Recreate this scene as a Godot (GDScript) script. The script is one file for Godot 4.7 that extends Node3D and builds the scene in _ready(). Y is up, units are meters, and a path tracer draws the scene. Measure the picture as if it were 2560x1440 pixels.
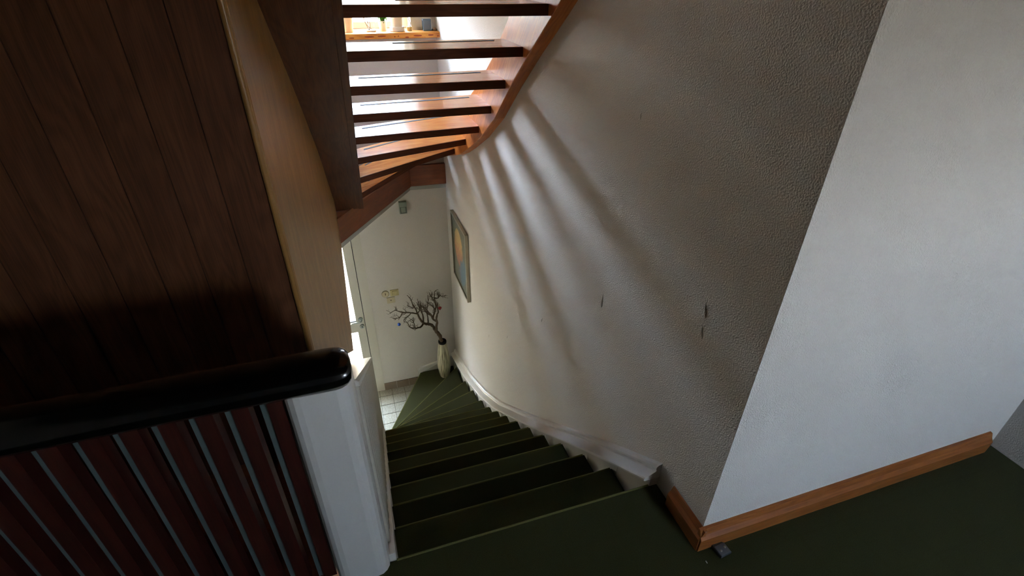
extends Node3D

# ---------------------------------------------------------------- measures (metres; the landing is y = 0, the stairs run towards -z)
const RISE := 0.186
const WALL_TOP := 5.4
const GROUND := -2.79
const FAR := -4.94

var M := {}
var names := {}

func _ready():
	# camera
	var f := 1285.0
	var cam := Camera3D.new()
	cam.name = "camera"
	var dn := Vector3(-24, 2025, f).normalized()          # the vertical, in picture axes (x right, y down, z ahead)
	var sv := Vector3(-336, 154, f)
	sv = (sv - dn * sv.dot(dn)).normalized()              # the run of the stairs
	var rt := dn.cross(sv).normalized()
	if rt.x < 0:
		rt = -rt
	cam.transform = Transform3D(Basis(Vector3(rt.x, -dn.x, -sv.x), -Vector3(rt.y, -dn.y, -sv.y), -Vector3(rt.z, -dn.z, -sv.z)), Vector3(0, 1.7, 0))
	cam.fov = rad_to_deg(2.0 * atan(720.0 / f))
	cam.near = 0.02
	cam.far = 400.0
	add_child(cam)
	cam.current = true
	# sky and exposure
	var we := WorldEnvironment.new()
	we.name = "world"
	var env := Environment.new()
	var sky := Sky.new()
	var sm := ProceduralSkyMaterial.new()
	sm.sky_top_color = Color(0.72, 0.82, 0.94)
	sm.sky_horizon_color = Color(0.93, 0.96, 1.0)
	sm.ground_horizon_color = Color(0.80, 0.80, 0.78)
	sm.ground_bottom_color = Color(0.5, 0.49, 0.46)
	sky.sky_material = sm
	env.background_mode = Environment.BG_SKY
	env.sky = sky
	env.background_energy_multiplier = 95.0
	env.ambient_light_source = Environment.AMBIENT_SOURCE_SKY
	env.tonemap_mode = Environment.TONE_MAPPER_LINEAR
	env.tonemap_exposure = 1.0
	env.sdfgi_enabled = true
	env.ssao_enabled = true
	env.ssil_enabled = true
	we.environment = env
	add_child(we)

	materials()
	shell()
	green_stairs()
	wood_stairs()
	parapet()
	partition()
	front_door()
	window_things()
	wall_things()
	vase_and_branch()
	small_things()

# ---------------------------------------------------------------- helpers
func begin() -> SurfaceTool:
	var st := SurfaceTool.new()
	st.begin(Mesh.PRIMITIVE_TRIANGLES)
	return st

func numbered(called: String) -> String:
	if not names.has(called):
		names[called] = 0
		return called
	names[called] += 1
	return "%s_%03d" % [called, names[called]]

func build(st: SurfaceTool, called: String, mat: Material, parent: Node = null) -> MeshInstance3D:
	st.set_material(mat)
	var o := MeshInstance3D.new()
	o.mesh = st.commit()
	if parent == null:
		o.name = numbered(called)
		add_child(o, true)
	else:
		o.name = called
		parent.add_child(o, true)
	return o

func tag(o: Node, label: String, category := "", group := "", kind := ""):
	if label != "":
		o.set_meta("label", label)
	if category != "":
		o.set_meta("category", category)
	if group != "":
		o.set_meta("group", group)
	if kind != "":
		o.set_meta("kind", kind)

func base(called: String, at := Vector3.ZERO) -> Node3D:
	var o := Node3D.new()
	o.name = numbered(called)
	o.position = at
	add_child(o, true)
	return o

func struct(st: SurfaceTool, called: String, mat: Material, label := "", category := "") -> MeshInstance3D:
	var o := build(st, called, mat)
	tag(o, label, category, "", "structure")
	return o

func vert(st: SurfaceTool, p: Vector3, n: Vector3, uv: Vector2):
	st.set_normal(n)
	st.set_uv(uv)
	st.add_vertex(p)

# one triangle with the winding that shows its front along the normals
func tri(st: SurfaceTool, p: Array, n: Array, uv: Array):
	var g: Vector3 = (p[1] - p[0]).cross(p[2] - p[0])
	var nn: Vector3 = n[0] + n[1] + n[2]
	var o := [0, 1, 2]
	if g.dot(nn) > 0.0:
		o = [0, 2, 1]
	for i in o:
		vert(st, p[i], n[i], uv[i])

func quad(st: SurfaceTool, p: Array, n: Array, uv: Array):
	tri(st, [p[0], p[1], p[2]], [n[0], n[1], n[2]], [uv[0], uv[1], uv[2]])
	tri(st, [p[0], p[2], p[3]], [n[0], n[2], n[3]], [uv[0], uv[2], uv[3]])

func uv_of(p: Vector3, n: Vector3, g: Vector3, off: Vector2) -> Vector2:
	var gu := g - n * g.dot(n)
	if gu.length() < 0.2:
		gu = n.cross(Vector3(0.31, 0.52, 0.8))
	gu = gu.normalized()
	return Vector2(p.dot(gu), p.dot(n.cross(gu))) + off

func inset(q: PackedVector2Array, d: float) -> PackedVector2Array:
	var r := PackedVector2Array()
	var n := q.size()
	for i in n:
		var a := (q[i] - q[(i + n - 1) % n]).normalized()
		var b := (q[(i + 1) % n] - q[i]).normalized()
		var na := Vector2(-a.y, a.x)
		var nb := Vector2(-b.y, b.x)
		var m := (na + nb)
		var k := m.length_squared()
		if k < 0.05:
			r.append(q[i] + na * d)
		else:
			r.append(q[i] + m * (2.0 * d / k))
	return r

# a flat polygon pushed along ext, its edges rounded by r
func prism(st: SurfaceTool, pts: Array, ext: Vector3, r := 0.0, grain := Vector3.ZERO, off := Vector2.ZERO, steps := 2):
	var w := ext.normalized()
	var depth := ext.length()
	var ux: Vector3 = (pts[1] - pts[0])
	ux = (ux - w * ux.dot(w)).normalized()
	var uy := w.cross(ux)
	var o: Vector3 = pts[0]
	var q := PackedVector2Array()
	for p in pts:
		var e: Vector3 = p - o
		q.append(Vector2(e.dot(ux), e.dot(uy)))
	var area := 0.0
	for i in q.size():
		area += q[i].cross(q[(i + 1) % q.size()])
	if area < 0:
		q.reverse()
	if grain == Vector3.ZERO:
		grain = ux
	var rings := []     # [inset, depth, lean of the normal]
	if r <= 0.0:
		rings = [[0.0, 0.0, 0.0], [0.0, depth, 0.0]]
	else:
		for i in steps + 1:
			var a := PI / 2 * (1.0 - float(i) / steps)
			rings.append([r * (1.0 - cos(a)), r * (1.0 - sin(a)), -sin(a)])
		for i in steps + 1:
			var a := PI / 2 * float(i) / steps
			rings.append([r * (1.0 - cos(a)), depth - r * (1.0 - sin(a)), sin(a)])
	var cur := []
	for g in rings:
		var iq := inset(q, g[0])
		var ring := []
		for v in iq:
			ring.append(o + ux * v.x + uy * v.y + w * g[1])
		cur.append(ring)
	var n := q.size()
	for i in n:
		var j := (i + 1) % n
		var e := (q[j] - q[i])
		if e.length() < 1e-6:
			continue
		e = e.normalized()
		var ne := (ux * e.y - uy * e.x)
		for k in rings.size() - 1:
			var la: float = rings[k][2]
			var lb: float = rings[k + 1][2]
			var na := ne * sqrt(max(0.0, 1.0 - la * la)) + w * la
			var nb := ne * sqrt(max(0.0, 1.0 - lb * lb)) + w * lb
			var pa := [cur[k][i], cur[k][j], cur[k + 1][j], cur[k + 1][i]]
			var uvs := []
			for p in pa:
				uvs.append(uv_of(p, ne, grain, off))
			quad(st, pa, [na, na, nb, nb], uvs)
	for c in [0, rings.size() - 1]:
		var nn := w if c > 0 else -w
		var iq := inset(q, rings[c][0])
		var ids := Geometry2D.triangulate_polygon(iq)
		for t in range(0, ids.size(), 3):
			var pp := [cur[c][ids[t]], cur[c][ids[t + 1]], cur[c][ids[t + 2]]]
			tri(st, pp, [nn, nn, nn], [uv_of(pp[0], nn, grain, off), uv_of(pp[1], nn, grain, off), uv_of(pp[2], nn, grain, off)])

func box(st: SurfaceTool, lo: Vector3, hi: Vector3, r := 0.0, grain := Vector3.ZERO, off := Vector2.ZERO):
	prism(st, [Vector3(lo.x, lo.y, lo.z), Vector3(hi.x, lo.y, lo.z), Vector3(hi.x, lo.y, hi.z), Vector3(lo.x, lo.y, hi.z)], Vector3(0, hi.y - lo.y, 0), r, grain, off)

# a plan polygon [[x, z], ...] between two heights
func plan(st: SurfaceTool, xz: Array, y0: float, y1: float, r := 0.0, grain := Vector3.ZERO, off := Vector2.ZERO, steps := 2):
	var p := []
	for v in xz:
		p.append(Vector3(v[0], y0, v[1]))
	prism(st, p, Vector3(0, y1 - y0, 0), r, grain, off, steps)

# a profile [[z, y], ...] pushed along x
func side(st: SurfaceTool, zy: Array, x0: float, x1: float, r := 0.0, grain := Vector3.ZERO, off := Vector2.ZERO):
	var p := []
	for v in zy:
		p.append(Vector3(x0, v[1], v[0]))
	prism(st, p, Vector3(x1 - x0, 0, 0), r, grain, off)

func lathe(st: SurfaceTool, prof: Array, c: Vector3, segs := 28, squash := Vector2.ONE):
	for i in prof.size() - 1:
		var a: Array = prof[i]
		var b: Array = prof[i + 1]
		var ta := Vector2(b[0] - a[0], b[1] - a[1])
		var na := Vector2(ta.y, -ta.x).normalized()
		var nb := na
		if i > 0:
			var t0 := Vector2(b[0] - prof[i - 1][0], b[1] - prof[i - 1][1])
			na = Vector2(t0.y, -t0.x).normalized()
		if i < prof.size() - 2:
			var t1 := Vector2(prof[i + 2][0] - a[0], prof[i + 2][1] - a[1])
			nb = Vector2(t1.y, -t1.x).normalized()
		for k in segs:
			var p := []
			var n := []
			var uv := []
			for e in [[a, k, na], [a, k + 1, na], [b, k + 1, nb], [b, k, nb]]:
				var an: float = TAU * e[1] / segs
				p.append(c + Vector3(cos(an) * e[0][0] * squash.x, e[0][1], sin(an) * e[0][0] * squash.y))
				n.append(Vector3(cos(an) * e[2].x, e[2].y, sin(an) * e[2].x).normalized())
				uv.append(Vector2(float(e[1]) / segs, e[0][1] * 2.0))
			quad(st, p, n, uv)

func tube(st: SurfaceTool, pts: Array, rad: Array, sides := 7, cap := true):
	var rings := []
	var norms := []
	var prev := Vector3(0.3, 0.2, 0.9).normalized()
	for i in pts.size():
		var t: Vector3 = pts[min(i + 1, pts.size() - 1)] - pts[max(i - 1, 0)]
		t = t.normalized()
		var u := (prev - t * prev.dot(t))
		if u.length() < 0.05:
			u = t.cross(Vector3(1, 0.3, 0.2))
		u = u.normalized()
		prev = u
		var v := t.cross(u)
		var ring := []
		var nr := []
		for k in sides:
			var a := TAU * k / sides
			var d := u * cos(a) + v * sin(a)
			ring.append(pts[i] + d * rad[i])
			nr.append(d)
		rings.append(ring)
		norms.append(nr)
	var run := 0.0
	for i in pts.size() - 1:
		var step: float = (pts[i + 1] - pts[i]).length()
		for k in sides:
			var j := (k + 1) % sides
			quad(st, [rings[i][k], rings[i][j], rings[i + 1][j], rings[i + 1][k]], [norms[i][k], norms[i][j], norms[i + 1][j], norms[i + 1][k]],
				[Vector2(run, float(k) / sides), Vector2(run, float(k + 1) / sides), Vector2(run + step, float(k + 1) / sides), Vector2(run + step, float(k) / sides)])
		run += step
	if cap:
		for e in [[0, 1], [pts.size() - 1, pts.size() - 2]]:
			var nn: Vector3 = (pts[e[0]] - pts[e[1]]).normalized()
			for k in sides:
				tri(st, [pts[e[0]], rings[e[0]][k], rings[e[0]][(k + 1) % sides]], [nn, nn, nn], [Vector2.ZERO, Vector2(0.1, 0), Vector2(0, 0.1)])

# a smooth curve through points
func curve(pts: Array, step := 4) -> Array:
	var r := []
	for i in pts.size() - 1:
		var p0: Vector3 = pts[max(i - 1, 0)]
		var p1: Vector3 = pts[i]
		var p2: Vector3 = pts[i + 1]
		var p3: Vector3 = pts[min(i + 2, pts.size() - 1)]
		for k in step:
			r.append(p1.cubic_interpolate(p2, p0, p3, float(k) / step))
	r.append(pts[-1])
	return r

# a value read off a list of [at, value] that falls or rises evenly
func along(table: Array, at: float) -> float:
	for i in table.size() - 1:
		var a: Array = table[i]
		var b: Array = table[i + 1]
		if (at >= a[0] and at <= b[0]) or (at <= a[0] and at >= b[0]):
			return lerp(float(a[1]), float(b[1]), (at - a[0]) / (b[0] - a[0]))
	var first: Array = table[0]
	var last: Array = table[-1]
	return first[1] if abs(at - first[0]) < abs(at - last[0]) else last[1]

func wall_x(z: float) -> float:
	return 0.948 + (z + 0.775) * 0.0062

# ---------------------------------------------------------------- materials
func plain(c: Color, rough := 0.7, metal := 0.0) -> StandardMaterial3D:
	var m := StandardMaterial3D.new()
	m.albedo_color = c
	m.roughness = rough
	m.metallic = metal
	return m

func noise_tex(freq: float, kind: int, bump: float, size := 512, seed := 3, octaves := 3) -> NoiseTexture2D:
	var n := FastNoiseLite.new()
	n.seed = seed
	n.noise_type = kind
	n.frequency = freq
	n.fractal_octaves = octaves
	var t := NoiseTexture2D.new()
	t.width = size
	t.height = size
	t.seamless = true
	t.noise = n
	t.as_normal_map = bump > 0.0
	if bump > 0.0:
		t.bump_strength = bump
	return t

# wood: the grain runs along u
func wood_image(dark: Color, mid: Color, light: Color, seed: int, knots := 0.0) -> ImageTexture:
	var w := 512
	var n1 := FastNoiseLite.new()
	n1.seed = seed
	n1.frequency = 1.0
	n1.fractal_octaves = 4
	var n2 := FastNoiseLite.new()
	n2.seed = seed + 7
	n2.frequency = 1.0
	n2.fractal_octaves = 2
	var im := Image.create(w, w, false, Image.FORMAT_RGB8)
	for y in w:
		for x in w:
			var u := float(x) / w
			var v := float(y) / w
			# wraps round by sampling a torus
			var cu := Vector2(cos(u * TAU), sin(u * TAU)) * 0.16
			var warp := n2.get_noise_3d(cu.x * 2.2, cu.y * 2.2, v * 5.0)
			var ring := sin((v * 26.0 + warp * 5.0) * TAU * 0.5)
			var fine := n1.get_noise_3d(cu.x * 6.0, cu.y * 6.0, v * 150.0)
			var broad := n1.get_noise_3d(cu.x * 3.0, cu.y * 3.0 + 9.0, v * 7.0)
			var t: float = clamp(0.5 + 0.20 * ring * (0.6 + 0.6 * broad) + 0.38 * fine + 0.35 * broad, 0.0, 1.0)
			var c := dark.lerp(mid, t * 2.0) if t < 0.5 else mid.lerp(light, t * 2.0 - 1.0)
			im.set_pixel(x, y, c)
	return ImageTexture.create_from_image(im)

func wood(dark: Color, mid: Color, light: Color, seed: int, rough: float, coat := 0.0) -> StandardMaterial3D:
	var m := StandardMaterial3D.new()
	m.albedo_texture = wood_image(dark, mid, light, seed)
	m.roughness = rough
	m.uv1_scale = Vector3(0.8, 1.6, 1)
	if coat > 0.0:
		m.clearcoat_enabled = true
		m.clearcoat = coat
		m.clearcoat_roughness = 0.12
	return m

func triplanar(m: StandardMaterial3D, scale: float):
	m.uv1_triplanar = true
	m.uv1_world_triplanar = true
	m.uv1_scale = Vector3.ONE * scale

func materials():
	var wall := plain(Color(0.86, 0.835, 0.80), 0.9)
	wall.normal_enabled = true
	wall.normal_texture = noise_tex(0.06, FastNoiseLite.TYPE_SIMPLEX_SMOOTH, 5.0, 512, 5, 4)
	wall.normal_scale = 0.75
	triplanar(wall, 4.6)
	M.wall = wall
	var ceil := plain(Color(0.86, 0.84, 0.81), 0.95)
	M.ceiling = ceil
	M.paint = plain(Color(0.84, 0.83, 0.80), 0.30)
	M.trim_paint_lit = plain(Color(0.94, 0.93, 0.90), 0.28)  # whiter than the other paint: light on the cap put into its colour
	M.stringer_paint = plain(Color(0.86, 0.84, 0.80), 0.32)
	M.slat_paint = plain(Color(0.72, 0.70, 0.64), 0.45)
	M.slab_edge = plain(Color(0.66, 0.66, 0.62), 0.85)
	var carpet := StandardMaterial3D.new()
	var cn := FastNoiseLite.new()
	cn.seed = 11
	cn.frequency = 0.16
	cn.fractal_octaves = 3
	var ct := NoiseTexture2D.new()
	ct.width = 512
	ct.height = 512
	ct.seamless = true
	ct.noise = cn
	var ramp := Gradient.new()
	ramp.set_color(0, Color(0.142, 0.148, 0.078))
	ramp.set_color(1, Color(0.325, 0.33, 0.185))
	ct.color_ramp = ramp
	carpet.albedo_texture = ct
	carpet.roughness = 1.0
	carpet.metallic_specular = 0.1
	carpet.rim_enabled = true
	carpet.rim = 0.10
	carpet.rim_tint = 0.8
	carpet.normal_enabled = true
	carpet.normal_texture = noise_tex(0.19, FastNoiseLite.TYPE_SIMPLEX_SMOOTH, 8.0, 512, 12, 3)
	carpet.normal_scale = 0.7
	triplanar(carpet, 5.0)
	M.carpet = carpet
	var lit_edge := carpet.duplicate() as StandardMaterial3D
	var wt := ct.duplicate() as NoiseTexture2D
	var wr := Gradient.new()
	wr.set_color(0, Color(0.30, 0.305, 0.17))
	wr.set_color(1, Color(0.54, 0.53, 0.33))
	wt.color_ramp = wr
	lit_edge.albedo_texture = wt
	M.carpet_lit_edge = lit_edge  # lighter carpet: light catching the step edges put into its colour
	# the mats of some steps are darker
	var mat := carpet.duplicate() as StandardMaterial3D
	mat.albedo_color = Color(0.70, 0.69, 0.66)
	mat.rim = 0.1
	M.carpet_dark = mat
	M.wood_tread = wood(Color(0.72, 0.40, 0.16), Color(0.86, 0.55, 0.26), Color(0.92, 0.65, 0.35), 21, 0.24, 0.2)
	M.wood_stringer = wood(Color(0.58, 0.30, 0.11), Color(0.73, 0.42, 0.17), Color(0.81, 0.51, 0.24), 33, 0.4, 0.0)
	M.wood_stringer.metallic_specular = 0.35
	M.wood_dark = wood(Color(0.25, 0.15, 0.09), Color(0.34, 0.21, 0.13), Color(0.40, 0.255, 0.16), 47, 0.55, 0.0)
	M.wood_dark.metallic_specular = 0.25
	M.wood_edge_shaded = wood(Color(0.27, 0.17, 0.12), Color(0.35, 0.22, 0.16), Color(0.40, 0.26, 0.19), 49, 0.8)  # darker wood: shade of the near tread faces put into its colour
	M.wood_edge_shaded.metallic_specular = 0.15
	M.wood_panel = wood(Color(0.45, 0.31, 0.14), Color(0.58, 0.42, 0.21), Color(0.67, 0.50, 0.27), 52, 0.38, 0.05)
	M.wood_fascia = wood(Color(0.37, 0.185, 0.085), Color(0.45, 0.235, 0.11), Color(0.51, 0.28, 0.135), 61, 0.5)
	M.wood_skirting = wood(Color(0.44, 0.24, 0.10), Color(0.60, 0.35, 0.16), Color(0.68, 0.42, 0.20), 68, 0.35, 0.3)
	M.wood_red = wood(Color(0.16, 0.06, 0.045), Color(0.23, 0.09, 0.065), Color(0.28, 0.12, 0.085), 74, 0.4)
	var sillm := wood(Color(0.66, 0.32, 0.12), Color(0.90, 0.60, 0.25), Color(0.95, 0.70, 0.38), 80, 0.45)
	M.wood_sill = sillm
	M.knot = plain(Color(0.62, 0.24, 0.10), 0.6)
	M.strip = plain(Color(0.36, 0.36, 0.35), 0.85)
	M.slat_grey = plain(Color(0.33, 0.38, 0.37), 0.5)
	var rail := plain(Color(0.012, 0.012, 0.013), 0.22)
	rail.clearcoat_enabled = true
	rail.clearcoat = 0.6
	rail.clearcoat_roughness = 0.1
	M.rail = rail
	var tile := plain(Color(0.72, 0.71, 0.675), 0.11)
	tile.albedo_texture = speckle(Color(0.80, 0.79, 0.74), Color(1, 1, 0.98), 15, 0.09)
	triplanar(tile, 2.0)
	M.tile = tile
	M.grout = plain(Color(0.30, 0.29, 0.26), 0.95)
	var skirt := plain(Color(0.50, 0.44, 0.37), 0.35)
	M.tile_skirting = skirt
	M.door = plain(Color(0.82, 0.80, 0.74), 0.35)
	M.black = plain(Color(0.02, 0.02, 0.02), 0.6)
	M.metal = plain(Color(0.62, 0.64, 0.62), 0.3, 0.9)
	M.grey_metal = plain(Color(0.42, 0.44, 0.46), 0.35, 0.6)
	M.silver = plain(Color(0.66, 0.63, 0.56), 0.35, 0.7)
	M.plate = plain(Color(0.80, 0.75, 0.55), 0.4)
	M.plate_pale = plain(Color(0.80, 0.75, 0.62), 0.4)
	M.chime = plain(Color(0.53, 0.56, 0.49), 0.5)
	M.chime_dark = plain(Color(0.16, 0.16, 0.13), 0.6)
	var glass := plain(Color(1, 1, 1, 0.06), 0.0)
	glass.transparency = BaseMaterial3D.TRANSPARENCY_ALPHA
	M.glass = glass
	var vase := plain(Color(0.90, 0.87, 0.74), 0.55)
	vase.albedo_texture = streaks(Color(0.30, 0.26, 0.18), Color(1, 1, 1))
	vase.uv1_scale = Vector3(2, 0.6, 1)
	M.vase = vase
	M.bark = plain(Color(0.35, 0.285, 0.195), 0.9)
	M.moss = plain(Color(0.055, 0.042, 0.035), 0.95)
	M.red = plain(Color(0.62, 0.03, 0.05), 0.4)
	M.blue = plain(Color(0.02, 0.30, 0.66), 0.4)
	M.thread = plain(Color(0.7, 0.68, 0.62), 0.8)
	M.pot = plain(Color(0.92, 0.85, 0.74), 0.5)
	M.pot_white = plain(Color(0.90, 0.87, 0.82), 0.4)
	M.leaf = plain(Color(0.30, 0.42, 0.10), 0.5)
	M.leaf.backlight_enabled = true
	M.leaf.backlight = Color(0.35, 0.5, 0.1)
	M.stem = plain(Color(0.40, 0.30, 0.20), 0.8)
	M.stone = plain(Color(0.55, 0.40, 0.27), 0.8)
	M.stone_dark = plain(Color(0.30, 0.29, 0.25), 0.8)
	M.lantern = plain(Color(0.36, 0.43, 0.48), 0.4)
	M.paving = plain(Color(0.80, 0.70, 0.56), 0.9)
	M.added_house = plain(Color(0.80, 0.78, 0.74), 0.95)
	M.lint = plain(Color(0.86, 0.86, 0.84), 0.9)
	M.soil = plain(Color(0.10, 0.07, 0.05), 1.0)

func speckle(a: Color, b: Color, seed: int, freq: float) -> NoiseTexture2D:
	var t := noise_tex(freq, FastNoiseLite.TYPE_SIMPLEX_SMOOTH, 0.0, 256, seed, 4)
	var r := Gradient.new()
	r.set_color(0, a)
	r.set_color(1, b)
	t.color_ramp = r
	return t

func streaks(a: Color, b: Color) -> ImageTexture:
	var n := FastNoiseLite.new()
	n.seed = 91
	n.frequency = 1.0
	n.fractal_octaves = 3
	var im := Image.create(256, 256, false, Image.FORMAT_RGB8)
	for y in 256:
		for x in 256:
			var an := TAU * x / 256.0
			var d := n.get_noise_3d(cos(an) * 11.0, sin(an) * 11.0, y / 256.0 * 2.6)
			im.set_pixel(x, y, a.lerp(b, clamp(0.86 + d * 2.6, 0.0, 1.0)))
	return ImageTexture.create_from_image(im)

# ---------------------------------------------------------------- the setting
func shell():
	# right wall along both flights
	var st := begin()
	plan(st, [[wall_x(-0.775), -0.775], [1.2, -0.775], [1.2, -5.24], [wall_x(-5.24), -5.24]], -3.0, WALL_TOP, 0.004)
	var wr := struct(st, "wall_right", M.wall, "white textured wall beside both flights, striped with light", "wall")
	# small blisters of the wallpaper
	for b in [[0.484, -1.607, 0.085, 0.010, 0.00], [0.831, -1.012, 0.060, 0.007, -0.30], [0.754, -1.003, 0.050, 0.006, -0.30], [-0.064, -2.254, 0.050, 0.006, 0.35], [-1.022, -3.397, 0.050, 0.006, 0.30], [-0.663, -2.895, 0.045, 0.006, 0.30], [1.277, -1.509, 0.030, 0.005, 0.00]]:
		st = begin()
		for i in 8:
			for e in [[-1.0, 1.0], [1.0, -1.0]]:
				var q := []
				for c in [[i, 0.0], [i + 1, 0.0], [i + 1, e[0]], [i, e[0]]]:
					var v: float = float(c[0]) / 4.0 - 1.0
					var w: float = (1.0 - v * v) * b[3]
					q.append(Vector3(wall_x(b[1]) + 0.001 - (0.0045 * (1.0 - v * v) if c[1] == 0.0 else 0.0), b[0] + v * b[2] * 0.5, b[1] + v * b[2] * 0.5 * b[4] + c[1] * w))
				var n: Vector3 = Vector3(-1, 0, e[0] * 0.5).normalized()
				quad(st, q, [n, n, n, n], [Vector2.ZERO, Vector2(1, 0), Vector2(1, 1), Vector2(0, 1)])
		build(st, "paper_blister", M.wall, wr)
	# short wall that turns off at the landing
	st = begin()
	box(st, Vector3(1.2, -0.25, -1.0), Vector3(2.4, WALL_TOP, -0.775))
	struct(st, "wall_landing", M.wall, "bluish white wall turning off to the right at the landing", "wall")
	st = begin()
	box(st, Vector3(2.4, -0.25, -1.0), Vector3(2.6, WALL_TOP, 2.75))
	struct(st, "wall_east", M.wall, "white wall at the right end of the landing", "wall")
	# far wall: a door below, a window above
	st = begin()
	var z0 := FAR - 0.30
	for b in [[-1.95, -3.0, -1.06, 1.18], [-1.06, -0.58, 0.004, 1.18], [0.004, -3.0, 1.2, 1.18], [-1.06, -3.0, 0.004, GROUND],
			[-1.95, 1.18, -1.45, WALL_TOP], [0.71, 1.18, 1.2, WALL_TOP], [-1.45, 1.84, 0.71, WALL_TOP]]:
		box(st, Vector3(b[0], b[1], z0), Vector3(b[2], b[3], FAR))
	struct(st, "wall_far", M.wall, "cream far wall with the front door and the upper window", "wall")
	st = begin()
	for b in [[-3.0, -4.94, WALL_TOP, -3.65], [-3.0, -3.15, WALL_TOP, 2.75], [-3.0, -3.65, 1.0, -3.15], [1.6, -3.65, WALL_TOP, -3.15]]:
		box(st, Vector3(-1.95, b[0], b[1]), Vector3(-1.7, b[2], b[3]))
	struct(st, "wall_left", M.wall, "white wall at the left of the hall", "wall")
	# wall behind the camera with a window
	st = begin()
	for b in [[-1.7, -0.25, 1.45, WALL_TOP], [2.0, -0.25, 2.4, WALL_TOP], [1.45, -0.25, 2.0, 1.05], [1.45, 1.78, 2.0, WALL_TOP]]:
		box(st, Vector3(b[0], b[1], 2.5), Vector3(b[2], b[3], 2.75))
	struct(st, "wall_back", M.wall, "white wall of the landing with a small window", "wall")
	st = begin()
	box(st, Vector3(-1.7, -3.0, 0.0), Vector3(1.2, -0.25, 0.2))
	struct(st, "wall_cellar", M.wall, "white wall under the landing", "wall")
	# floors
	st = begin()
	plan(st, [[-1.7, 2.5], [2.4, 2.5], [2.4, -0.775], [0.948, -0.775], [0.948, -1.04], [-0.235, -1.04], [-1.7, -1.04]], -0.25, 0.0, 0.012)
	var lf := struct(st, "floor", M.carpet, "dark green carpeted landing at the head of the stairs", "floor")
	st = begin()
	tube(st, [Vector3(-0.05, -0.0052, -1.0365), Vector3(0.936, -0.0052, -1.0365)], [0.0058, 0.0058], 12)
	build(st, "nosing", M.carpet_lit_edge, lf)  # added roll, the edge highlight is in its lighter colour
	st = begin()
	plan(st, [[-1.7, -1.042], [-0.262, -1.042], [-0.262, -1.7], [-0.175, -3.82], [0.545, -4.925], [0.90, -4.925], [0.90, FAR], [-1.7, FAR]], -0.185, 0.0)
	struct(st, "floor_upper", M.wood_fascia, "brown wooden floor of the upper hall at the foot of the wooden stairs", "floor")
	st = begin()
	plan(st, [[-1.7, -1.042], [-0.262, -1.042], [-0.262, -1.7], [-0.175, -3.80], [0.560, -4.915], [0.915, -4.89], [0.915, FAR], [-1.7, FAR]], -0.232, -0.186)
	struct(st, "ceiling_hall", M.slab_edge, "pale plaster edge below the brown wooden fascia", "ceiling")
	# fascia boards round the opening
	var fa := base("trim_1")
	tag(fa, "reddish brown wooden fascia boards round the edge of the stair opening", "trim", "", "structure")
	st = begin()
	plan(st, [[-0.160, -3.848], [0.552, -4.915], [0.575, -4.895], [-0.137, -3.838]], -0.185, 0.022, 0.003, Vector3(0.54, 0, -0.84))
	build(st, "fascia_board", M.wood_fascia, fa)
	st = begin()
	plan(st, [[0.552, -4.915], [0.918, -4.915], [0.918, -4.872], [0.571, -4.889]], -0.185, 0.022, 0.003, Vector3(1, 0, 0), Vector2(0.3, 0.4))
	build(st, "fascia_board", M.wood_fascia, fa)
	# second floor with its stair opening
	st = begin()
	plan(st, [[-1.7, 2.5], [2.4, 2.5], [2.4, -0.775], [0.948, -0.775], [0.948, -0.30], [-0.16, -0.30], [-0.16, FAR], [-1.7, FAR]], 2.73, 2.925)
	struct(st, "ceiling", M.wood_dark, "dark wooden ceiling over the landing", "ceiling")
	st = begin()
	box(st, Vector3(-1.95, WALL_TOP, -5.24), Vector3(2.6, WALL_TOP + 0.2, 2.75))
	struct(st, "ceiling_top", M.ceiling, "white ceiling over the stairwell", "ceiling")
	# ground floor: grout bed and separate tiles
	st = begin()
	box(st, Vector3(-1.7, -3.0, FAR), Vector3(wall_x(FAR), GROUND - 0.004, 0.0))
	var fl := struct(st, "floor_ground", M.grout, "pale square floor tiles in the entrance hall below", "floor")
	var ts := begin()
	box(ts, Vector3(-0.0735, -0.006, -0.0735), Vector3(0.0735, 0.004, 0.0735), 0.002)
	ts.set_material(M.tile)
	var tm := ts.commit()
	for i in 12:
		for j in 14:
			var t := MeshInstance3D.new()
			t.mesh = tm
			t.name = "tile"
			t.position = Vector3(-1.035 + 0.15 * i, GROUND - 0.004, -4.905 + 0.1525 * j)
			fl.add_child(t, true)
	# ground outside
	st = begin()
	box(st, Vector3(-60, -3.2, -120), Vector3(60, -2.86, -5.26))
	struct(st, "ground", M.paving, "pale paving outside the front door", "ground")
	st = begin()
	box(st, Vector3(-2.4, -0.5, -6.7), Vector3(1.4, -0.35, -5.24))  # added out of view to cut direct skylight through the door
	struct(st, "added_porch_roof", M.ceiling, "added unseen white roof keeping skylight off the front door", "porch roof")
	st = begin()
	box(st, Vector3(-45, -3.1, -32), Vector3(45, 4.7, -24), 0.02)  # added out of view to block the low sky at the window
	prism(st, [Vector3(-45.4, 4.7, -32.4), Vector3(-45.4, 4.7, -23.6), Vector3(-45.4, 6.3, -28)], Vector3(90.8, 0, 0))
	struct(st, "added_house_row", M.added_house, "added unseen row of pale houses dimming the low sky outside the window", "added_house")
	# skirting of brown tiles on the far wall
	var sk := base("baseboard_far")
	tag(sk, "brown tile skirting along the foot of the far wall", "baseboard", "", "structure")
	var x := 0.012
	while x < 0.40:
		st = begin()
		box(st, Vector3(x, GROUND, FAR), Vector3(min(x + 0.1465, 0.425), GROUND + 0.105, FAR + 0.012), 0.002)
		build(st, "tile", M.tile_skirting, sk)
		x += 0.1495
	# wooden skirting at the landing corner
	var wb := base("baseboard_right")
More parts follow.
